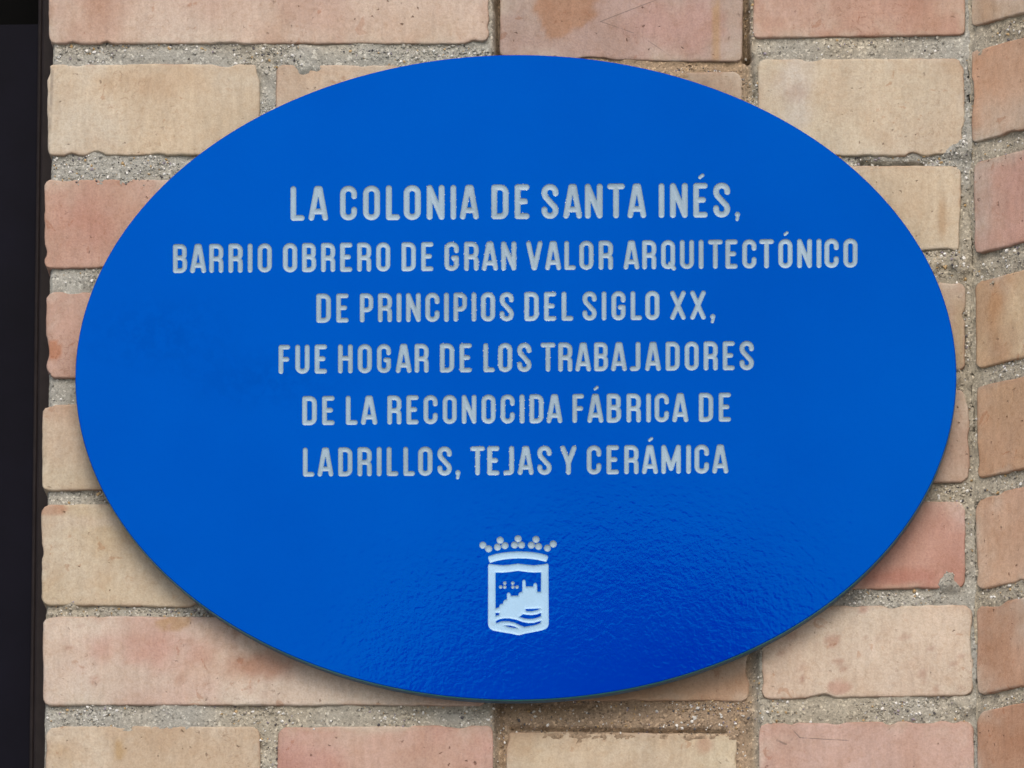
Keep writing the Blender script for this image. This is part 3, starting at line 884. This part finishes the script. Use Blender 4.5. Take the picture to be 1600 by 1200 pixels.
def engrave(name, dist_fn, bbox, res, mat, parent, depth=0.00045, wallpx=1.0, jag=0.12, fstep=1.3, seed=0, ridge=0.0, burr=0.0):
    x0, y0, x1, y1 = bbox
    xs = np.arange(x0, x1 + res, res); ys = np.arange(y0, y1 + res, res)
    X, Y = np.meshgrid(xs, ys)
    def field(X, Y):
        nz = (fbm(X * 0.55, Y * 0.55, 700 + seed, 2) - 0.5) * 2 * jag
        return dist_fn(X, Y) + nz
    F = field(X, Y)
    F = np.where(np.abs(F) < 1e-6, 1e-6, F)
    loops = marching(F, x0, y0, res)
    pts = []; edges = []
    for lp in loops:
        b = len(pts); n = len(lp)
        pts += lp.tolist(); edges += [(b + i, b + (i + 1) % n) for i in range(n)]
    for lv in (0.45, 0.95):                         # even rings down the cut's wall
        for lp in marching(np.where(np.abs(F + lv) < 1e-6, 1e-6, F + lv), x0, y0, res):
            b = len(pts); n = len(lp)
            pts += lp.tolist(); edges += [(b + i, b + (i + 1) % n) for i in range(n)]
    gx = np.arange(x0, x1, fstep); gy = np.arange(y0, y1, fstep)
    GX, GY = np.meshgrid(gx, gy); GX = GX + (np.arange(len(gy)) % 2)[:, None] * fstep * 0.5
    gf = field(GX, GY)
    sel = gf < -1.7
    inner = np.stack([GX[sel], GY[sel]], -1)
    allp = pts + inner.tolist()
    vo, eo, fo, *_ = delaunay_2d_cdt([Vector(p) for p in allp], edges, [], 0, 1e-5)
    VO = np.array([(p.x, p.y) for p in vo])
    FO = np.array([f_ for f_ in fo if len(f_) == 3])
    cen = VO[FO].mean(1)
    keep = field(cen[:, 0], cen[:, 1]) < 0.0
    FO = FO[keep]
    sdv = field(VO[:, 0], VO[:, 1])
    dpx = np.clip(-sdv, 0, None)
    on_edge = dpx < 0.12
    dep = depth * (0.72 * sstep(0, wallpx * 0.8, dpx) + 0.28 * sstep(0, 4.2, dpx))
    dep = dep - ridge * depth * np.exp(-((dpx - wallpx * 1.9) / 0.7) ** 2)
    dep = dep + (fbm(VO[:, 0] * 0.9, VO[:, 1] * 0.9, 800 + seed, 2) - 0.5) * depth * 0.05 * sstep(0.3, 1.5, dpx)
    dep = np.where(on_edge, 0.0, dep)
    P = PLQ(VO[:, 0], VO[:, 1], HF - dep)
    A = VO[FO]
    area = (A[:, 1, 0] - A[:, 0, 0]) * (A[:, 2, 1] - A[:, 0, 1]) - (A[:, 1, 1] - A[:, 0, 1]) * (A[:, 2, 0] - A[:, 0, 0])
    FO = np.where((area > 0)[:, None], FO[:, ::-1], FO)
    o = mesh_obj(name, P, FO, mat, parent)
    CUTS.append((loops, (x0, y0, x1, y1), F, res))
    if burr:                                        # curled slivers of plastic left along the cut
        bv = []; bf = []
        rnd_ = random.Random(seed)
        for lp in loops:
            k = 0
            while k < len(lp) - 3:
                k += rnd_.randint(4, int(60 / burr) + 8)
                if k >= len(lp) - 3: break
                ln = rnd_.randint(1, 3); wd = rnd_.uniform(0.35, 0.95)
                a_, b_ = lp[k], lp[min(k + ln, len(lp) - 1)]
                t_ = (b_ - a_) / (np.hypot(*(b_ - a_)) + 1e-9); nn = np.array((-t_[1], t_[0])) * wd
                q4 = np.array([a_ - nn * .5, b_ - nn * .3, b_ + nn * .6, a_ + nn * .6])
                top = PLQ(q4[:, 0], q4[:, 1], HF + np.array([.00002, .00004, .00028, .00022]))
                low = PLQ(q4[:, 0], q4[:, 1], HF - 0.0003)
                n0 = len(bv); bv += top.tolist() + low.tolist()
                bf += [(n0, n0 + 1, n0 + 2, n0 + 3), (n0 + 7, n0 + 6, n0 + 5, n0 + 4), (n0, n0 + 4, n0 + 5, n0 + 1), (n0 + 1, n0 + 5, n0 + 6, n0 + 2), (n0 + 2, n0 + 6, n0 + 7, n0 + 3), (n0 + 3, n0 + 7, n0 + 4, n0)]
        if bv:
            bu = mesh_obj('cutting_burrs', bv, bf, M_BURR, parent, smooth=False)
            bu['kind'] = 'stuff'
    return o


# --- painted face is made after the cuts; a holder keeps the tree right
face_me = bpy.data.meshes.new('painted_face')
face = bpy.data.objects.new('painted_face', face_me)
COL.objects.link(face)
face.parent = plaque
face.location = (0, 0, 0)

LINES = [  # cap height px, (x, baseline) at two places, words with their measured left and right edges
    (54.5, (455, 345.3), (1140, 339.8), [('LA', 453.5, 512.5), ('COLONIA', 531, 748), ('DE', 767.5, 827.5), ('SANTA', 846, 1009.5), ('INÉS', 1029, 1141), (',', 1148, 1156.5)]),
    (45.8, (280, 427.0), (1300, 418.6), [('BARRIO', 270, 425), ('OBRERO', 442, 610), ('DE', 627, 677.5), ('GRAN', 694, 807), ('VALOR', 822.5, 958), ('ARQUITECTÓNICO', 974.5, 1340)]),
    (45.8, (500, 504.5), (1080, 499.7), [('DE', 494, 545), ('PRINCIPIOS', 562, 803), ('DEL', 819, 896), ('SIGLO', 910, 1030.5), ('XX', 1047, 1103), (',', 1109.5, 1118)]),
    (45.8, (440, 584.4), (1150, 578.6), [('FUE', 435, 511), ('HOGAR', 528, 670), ('DE', 687, 737.5), ('LOS', 755, 830.5), ('TRABAJADORES', 845, 1178)]),
    (45.8, (480, 664.6), (1120, 659.2), [('DE', 472, 523), ('LA', 540, 589.5), ('RECONOCIDA', 605, 878.5), ('FÁBRICA', 894, 1075.5), ('DE', 1091.5, 1142.5)]),
    (45.8, (480, 745.0), (1120, 740.0), [('LADRILLOS', 473, 706), (',', 711, 720), ('TEJAS', 735, 862), ('Y', 876, 900.5), ('CERÁMICA', 916.5, 1138)]),
]
TIGHT = {'LA', 'AL', 'TA', 'AT', 'AY', 'FÁ', 'VA', 'LO', 'AJ', 'RA', 'AR', 'AB', 'BA', 'TE', 'TR', 'CA', 'DA', 'IA', 'LV', 'NA', 'AN', 'CT', 'LT', 'ÁM', 'RÁ', 'ÁB', 'IC'}
lseed = 0
for cap, (ax, ay), (bx, by), words in LINES:
    slope = (by - ay) / (bx - ax)
    for word, wx0, wx1 in words:
        if word == ',':
            lseed += 1
            xc = (wx0 + wx1) / 2; yb = ay + slope * (xc - ax); rr = 4.1
            fn = lambda X, Y, xc=xc, yb=yb, rr=rr: np.minimum(np.hypot(X - xc, Y - yb + rr * 1.15) - rr, seg_dist(X, Y, (xc + .8, yb - 3), (xc - .6, yb + 3.2)) - 2.7)
            engrave('comma', fn, (xc - 9, yb - 14, xc + 9, yb + 10), 0.6, M_ENGR, face, seed=lseed, wallpx=1.8, jag=.2)
            continue
        gl = [glyph(ch) for ch in word]
        gap = [0.082 if word[i:i + 2] in TIGHT else 0.130 for i in range(len(word) - 1)]
        tot = sum(x[1] for x in gl)
        # letters keep their width, the gaps take up the word's measured length
        gtot = sum(gap)
        sx = 1.0
        if gtot > 0:
            gs = ((wx1 - wx0) / cap - tot) / gtot
            if gs < 0.75 or gs > 1.25:
                gsc = min(max(gs, 0.75), 1.25)
                sx = (wx1 - wx0) / cap / (tot + gtot * gsc); gs = gsc
        else:
            gs = 1.0; sx = (wx1 - wx0) / cap / tot
        xcur = wx0
        for i, (strokes, w, acc) in enumerate(gl):
            lseed += 1
            yb = ay + slope * (xcur + w * cap * sx / 2 - ax)
            rough_cut = math.exp(-((xcur - 790) / 130) ** 2) * (0.35 + 0.65 * random.random())
            rad = SR * cap * (1.0 + random.uniform(-.03, .03))
            mp_ = lambda p, xc=xcur, yb=yb: (xc + p[0] * cap * sx, yb + slope * p[0] * cap - p[1] * cap)
            segs = []
            for st in strokes:
                pp = [mp_(p) for p in st]
                segs += list(zip(pp[:-1], pp[1:]))
            extra = None
            if acc: extra = (mp_(acc[0]), mp_(acc[1]))
            def fn(X, Y, segs=segs, rad=rad, extra=extra, cap=cap):
                d = np.full(X.shape, 1e9)
                for p, q in segs: d = np.minimum(d, seg_dist(X, Y, p, q))
                d = d - rad
                if extra: d = np.minimum(d, seg_dist(X, Y, *extra) - 0.052 * cap)
                return d
            x1 = xcur + w * cap * sx
            top = yb - cap * (1.30 if acc else 1.03)
            o = engrave('letter', fn, (xcur - 3, top - 3, x1 + 4, yb + 6), 0.6, M_ENGR, face, seed=lseed, jag=0.02 + 0.22 * rough_cut, ridge=0.10 if cap > 50 else 0.03, burr=(rough_cut * 2.0 if rough_cut > 0.35 else 0.0))
            xcur = x1 + (gap[i] * gs * cap * sx if i < len(gap) else 0)


# --- emblem: crowned shield with castle and sea
def ep(X, Y): return (720 + X / 6.6667, 820 + Y / 6.6667)


def poly_sdf(X, Y, poly):
    d = np.full(X.shape, 1e9); ins = np.zeros(X.shape, bool)
    n = len(poly)
    for i in range(n):
        (x1, y1), (x2, y2) = poly[i], poly[(i + 1) % n]
        d = np.minimum(d, seg_dist(X, Y, (x1, y1), (x2, y2)))
        cond = ((y1 > Y) != (y2 > Y))
        xi = (x2 - x1) * (Y - y1) / ((y2 - y1) if abs(y2 - y1) > 1e-9 else 1e-9) + x1
        ins ^= cond & (X < xi)
    return np.where(ins, -d, d)


E = lambda pts: [ep(*p) for p in pts]
SHIELD = E([(284, 420), (296, 406), (360, 414), (440, 421), (520, 414), (597, 403), (676, 414), (760, 421), (840, 414), (902, 403), (914, 416), (917, 1030), (908, 1062), (886, 1084), (850, 1098), (760, 1118), (680, 1132), (612, 1150), (590, 1150), (520, 1134), (420, 1118), (336, 1102), (306, 1084), (288, 1056), (283, 1030)])
SKY_CUT = E([(362, 497), (430, 499), (510, 492), (597, 480), (690, 492), (770, 498), (836, 494), (834, 697), (797, 697), (795, 624), (788, 608), (776, 604), (762, 610), (757, 626), (756, 642), (678, 642), (675, 592), (669, 576), (658, 569), (646, 576), (640, 592), (640, 695), (616, 702), (604, 716), (600, 737), (520, 739), (517, 720), (510, 708), (499, 704), (487, 708), (480, 722), (480, 776), (456, 782), (444, 796), (439, 820), (416, 824), (404, 836), (400, 857), (362, 872)])
WAVES = [E([(675, 876), (720, 876), (826, 872), (790, 890), (740, 900), (690, 899), (676, 890)]),
         E([(608, 958), (630, 946), (648, 931), (690, 938), (740, 941), (790, 934), (836, 917), (835, 950), (800, 966), (750, 978), (700, 980), (650, 970)]),
         E([(366, 1004), (400, 984), (450, 975), (510, 976), (570, 987), (640, 1012), (700, 1024), (760, 1022), (836, 1000), (828, 1022), (780, 1042), (720, 1054), (660, 1062), (620, 1046), (560, 1018), (500, 1004), (430, 1004), (368, 1022)]),
         E([(458, 1047), (510, 1049), (560, 1060), (592, 1076), (540, 1070), (490, 1060)]),
         E([(362, 918), (402, 918), (398, 938), (376, 945), (362, 950)])]


def shield_fn(X, Y):
    d = poly_sdf(X, Y, SHIELD)
    for hole in [SKY_CUT] + WAVES:
        d = np.maximum(d, -poly_sdf(X, Y, hole))
    return d


emb = engrave('shield_emblem', shield_fn, (758, 876, 862, 997), 0.42, M_EMBL, face, wallpx=1.3, jag=.12, fstep=1.6, seed=901, depth=.0004)
BAND = E([(284, 345), (292, 326), (360, 304), (440, 289), (520, 281), (597, 277), (680, 279), (760, 286), (840, 300), (898, 316), (910, 330), (906, 350), (892, 386), (830, 372), (760, 359), (680, 352), (597, 351), (520, 354), (440, 363), (370, 377), (308, 396), (298, 388)])
engrave('crown_band', lambda X, Y: poly_sdf(X, Y, BAND), (760, 858, 859, 883), 0.45, M_EMBL, face, wallpx=1.5, jag=.15, seed=902, depth=.0004)
for j, cl in enumerate([[(230, 212), (290, 250)], [(410, 160), (383, 232), (460, 217)], [(597, 145), (560, 210), (632, 210)], [(783, 152), (735, 212), (810, 225)], [(963, 200), (902, 243)]]):
    cc = E(cl)
    fn = lambda X, Y, cc=cc: np.minimum.reduce([np.hypot(X - a, Y - b) - 5.55 for a, b in cc])
    xs = [a for a, b in cc]; ys = [b for a, b in cc]
    engrave('crown_pearls', fn, (min(xs) - 8, min(ys) - 8, max(xs) + 8, max(ys) + 8), 0.45, M_ENGR, face, wallpx=1.6, jag=.2, seed=910 + j, depth=.0005)
for j, p in enumerate([(458, 607), (415, 648), (458, 648), (541, 607), (543, 648), (586, 648)]):
    a, b = ep(*p)
    engrave('dot', lambda X, Y, a=a, b=b: np.hypot(X - a, Y - b) - 2.75, (a - 5, b - 5, a + 5, b + 5), 0.4, M_ENGR, face, wallpx=1.8, jag=.1, seed=930 + j, depth=.0004, fstep=1.0)

# --- painted face with the cuts left open, and the plate behind it
NE = 420
an = np.linspace(0, 2 * math.pi, NE, endpoint=False)
def ellipse(grow):
    ex, ey = (ELL[2] + grow) * np.cos(an), (ELL[3] + grow) * np.sin(an)
    return ELL[0] + ex * math.cos(ELL[4]) - ey * math.sin(ELL[4]), ELL[1] + ex * math.sin(ELL[4]) + ey * math.cos(ELL[4])
rx, ry = ellipse(-1.4)
pts = np.stack([rx, ry], -1).tolist(); edges = [(i, (i + 1) % NE) for i in range(NE)]
for loops, *_ in CUTS:
    for lp in loops:
        b = len(pts); n = len(lp)
        pts += lp.tolist(); edges += [(b + i, b + (i + 1) % n) for i in range(n)]
vo, eo, fo, *_ = delaunay_2d_cdt([Vector(p) for p in pts], edges, [], 0, 1e-5)
VO = np.array([(p.x, p.y) for p in vo]); FO = np.array([f_ for f_ in fo if len(f_) == 3])
cen = VO[FO].mean(1)
keep = np.ones(len(FO), bool)
for loops, (x0, y0, x1, y1), F, res in CUTS:
    s = np.nonzero((cen[:, 0] > x0) & (cen[:, 0] < x1) & (cen[:, 1] > y0) & (cen[:, 1] < y1))[0]
    if not len(s): continue
    fx = (cen[s, 0] - x0) / res; fy = (cen[s, 1] - y0) / res
    ix = np.clip(fx.astype(int), 0, F.shape[1] - 2); iy = np.clip(fy.astype(int), 0, F.shape[0] - 2)
    fx -= ix; fy -= iy
    val = (F[iy, ix] * (1 - fx) + F[iy, ix + 1] * fx) * (1 - fy) + (F[iy + 1, ix] * (1 - fx) + F[iy + 1, ix + 1] * fx) * fy
    keep[s[val < 0]] = False
FO = FO[keep]
A = VO[FO]
area = (A[:, 1, 0] - A[:, 0, 0]) * (A[:, 2, 1] - A[:, 0, 1]) - (A[:, 1, 1] - A[:, 0, 1]) * (A[:, 2, 0] - A[:, 0, 0])
FO = np.where((area > 0)[:, None], FO[:, ::-1], FO)
P = PLQ(VO[:, 0], VO[:, 1], HF)
# softly rolled rim
base = len(P); fl = FO.tolist()
prev = None
ringpts = [(-1.4, 0.0), (-0.75, 0.00012), (-0.25, 0.0004)]
idx0 = {}
for kk, (gr, dz) in enumerate(ringpts):
    ex, ey = ellipse(gr)
    Pk = PLQ(ex, ey, HF - dz)
    s0 = len(P); P = np.vstack([P, Pk])
    if kk:
        for i in range(NE):
            j = (i + 1) % NE
            fl.append([prev + i, s0 + i, s0 + j, prev + j][::-1])
    prev = s0
face_me.from_pydata((P - pc).tolist(), [], fl)
face_me.polygons.foreach_set('use_smooth', [i >= len(FO) for i in range(len(fl))])
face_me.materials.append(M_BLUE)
face_me.update()


def ring_band(name, steps, mat, cap_back=False):
    P = []; fl = []
    for kk, (gr, hh) in enumerate(steps):
        ex, ey = ellipse(gr); P.append(PLQ(ex, ey, hh))
        if kk:
            for i in range(NE):
                j = (i + 1) % NE
                fl.append([(kk - 1) * NE + i, (kk - 1) * NE + j, kk * NE + j, kk * NE + i])
    if cap_back: fl.append([(len(steps) - 1) * NE + i for i in range(NE)])
    return mesh_obj(name, np.vstack(P), fl, mat, plaque, smooth=True)


ring_band('paint_edge', [(-0.25, HF - 0.0004), (0.0, HF - 0.0008), (0.0, HF - 0.0030)], M_TEAL)
ring_band('backing_plate', [(0.0, HF - 0.0030), (-0.3, HF - 0.0031), (-0.3, 0.0024), (-1.2, 0.0016)], M_EDGE, True)

# ------------------------------------------------------------------ dark door leaf at the left edge
zf0, zf1 = 1.9, 3.3
u_j = MAIN.unproj(np.array([50.0, 58.0, 68.0]), np.array([600.0] * 3), -0.055)[0]
frame = thing('door_frame', (XL - 0.05, 0.06, 0.0), 'dark metal door frame with a blue black panel beyond the wall\'s left end', 'door')
bevel_box('jamb', (u_j[1], 0.058, 0.0), (XL + 0.02, 0.11, 3.3), 0.0012, M_FRAME, frame)
bevel_box('stop_bead', (u_j[0], 0.064, 0.0), (u_j[1] - 0.0003, 0.10, 3.3), 0.0010, M_FRAME, frame)
_, zt = MAIN.unproj(np.array([20.0]), np.array([36.0]), -0.075)
bevel_box('panel', (u_j[0] - 0.55, 0.078, 0.0), (u_j[0] - 0.0003, 0.098, float(zt[0])), 0.0004, M_PANE, frame)
bevel_box('top_shade', (u_j[0] - 0.55, 0.090, float(zt[0]) + 0.0005), (u_j[0] - 0.0003, 0.11, 3.3), 0.0015, M_TOP_SHADE, frame)  # added black strip standing in for the shade above the panel

# ------------------------------------------------------------------ tree across the way, seen only mirrored in the gloss
def mirror_point(px, py, dist):
    p = PLQ(np.array([px], float), np.array([py], float), HF)[0]
    d = p - np.array(CAM); d /= np.linalg.norm(d)
    d[1] = -d[1]
    return p + d * (dist / -d[1])

tip = mirror_point(985, 925, 14.0)
tree = thing('tree', (tip[0], tip[1], 0), 'leafy tree across the way mirrored dark in the plaque\'s lower gloss', 'tree')
hgt = tip[2]
tv = []; tf = []
for k in range(9):
    z = k / 8 * (hgt - 1.2); rr = 0.16 * (1 - 0.6 * k / 8)
    for a in range(10):
        tv.append((tip[0] + rr * math.cos(a * .6283) + 0.05 * math.sin(k), tip[1] + rr * math.sin(a * .6283), z))
    if k:
        for a in range(10):
            b0 = (k - 1) * 10; tf.append((b0 + a, b0 + (a + 1) % 10, b0 + 10 + (a + 1) % 10, b0 + 10 + a))
mesh_obj('trunk', tv, tf, M_BARK, tree)
n = 9000
th = rng.uniform(0, 2 * math.pi, n); zz = rng.random(n) ** 0.8
prof = 1.55 * np.sqrt(np.clip(1 - zz, 0, 1)) * (0.75 + 0.35 * vnoise(th * 1.3, zz * 6, 77))
rad = prof * np.sqrt(rng.random(n))
cxp = np.stack([tip[0] + rad * np.cos(th), tip[1] + rad * np.sin(th), hgt - 3.0 + 3.0 * zz], -1)
a = rng.normal(size=(n, 3)); a /= np.linalg.norm(a, axis=1)[:, None]
b = np.cross(a, rng.normal(size=(n, 3))); b /= np.linalg.norm(b, axis=1)[:, None]
s = rng.uniform(.05, .11, (n, 1))
LV = np.stack([cxp + a * s, cxp + b * s * .6, cxp - a * s, cxp - b * s * .6], 1).reshape(-1, 3)
mesh_obj('crown', LV, np.arange(4 * n).reshape(n, 4), M_LEAF, tree, smooth=False)
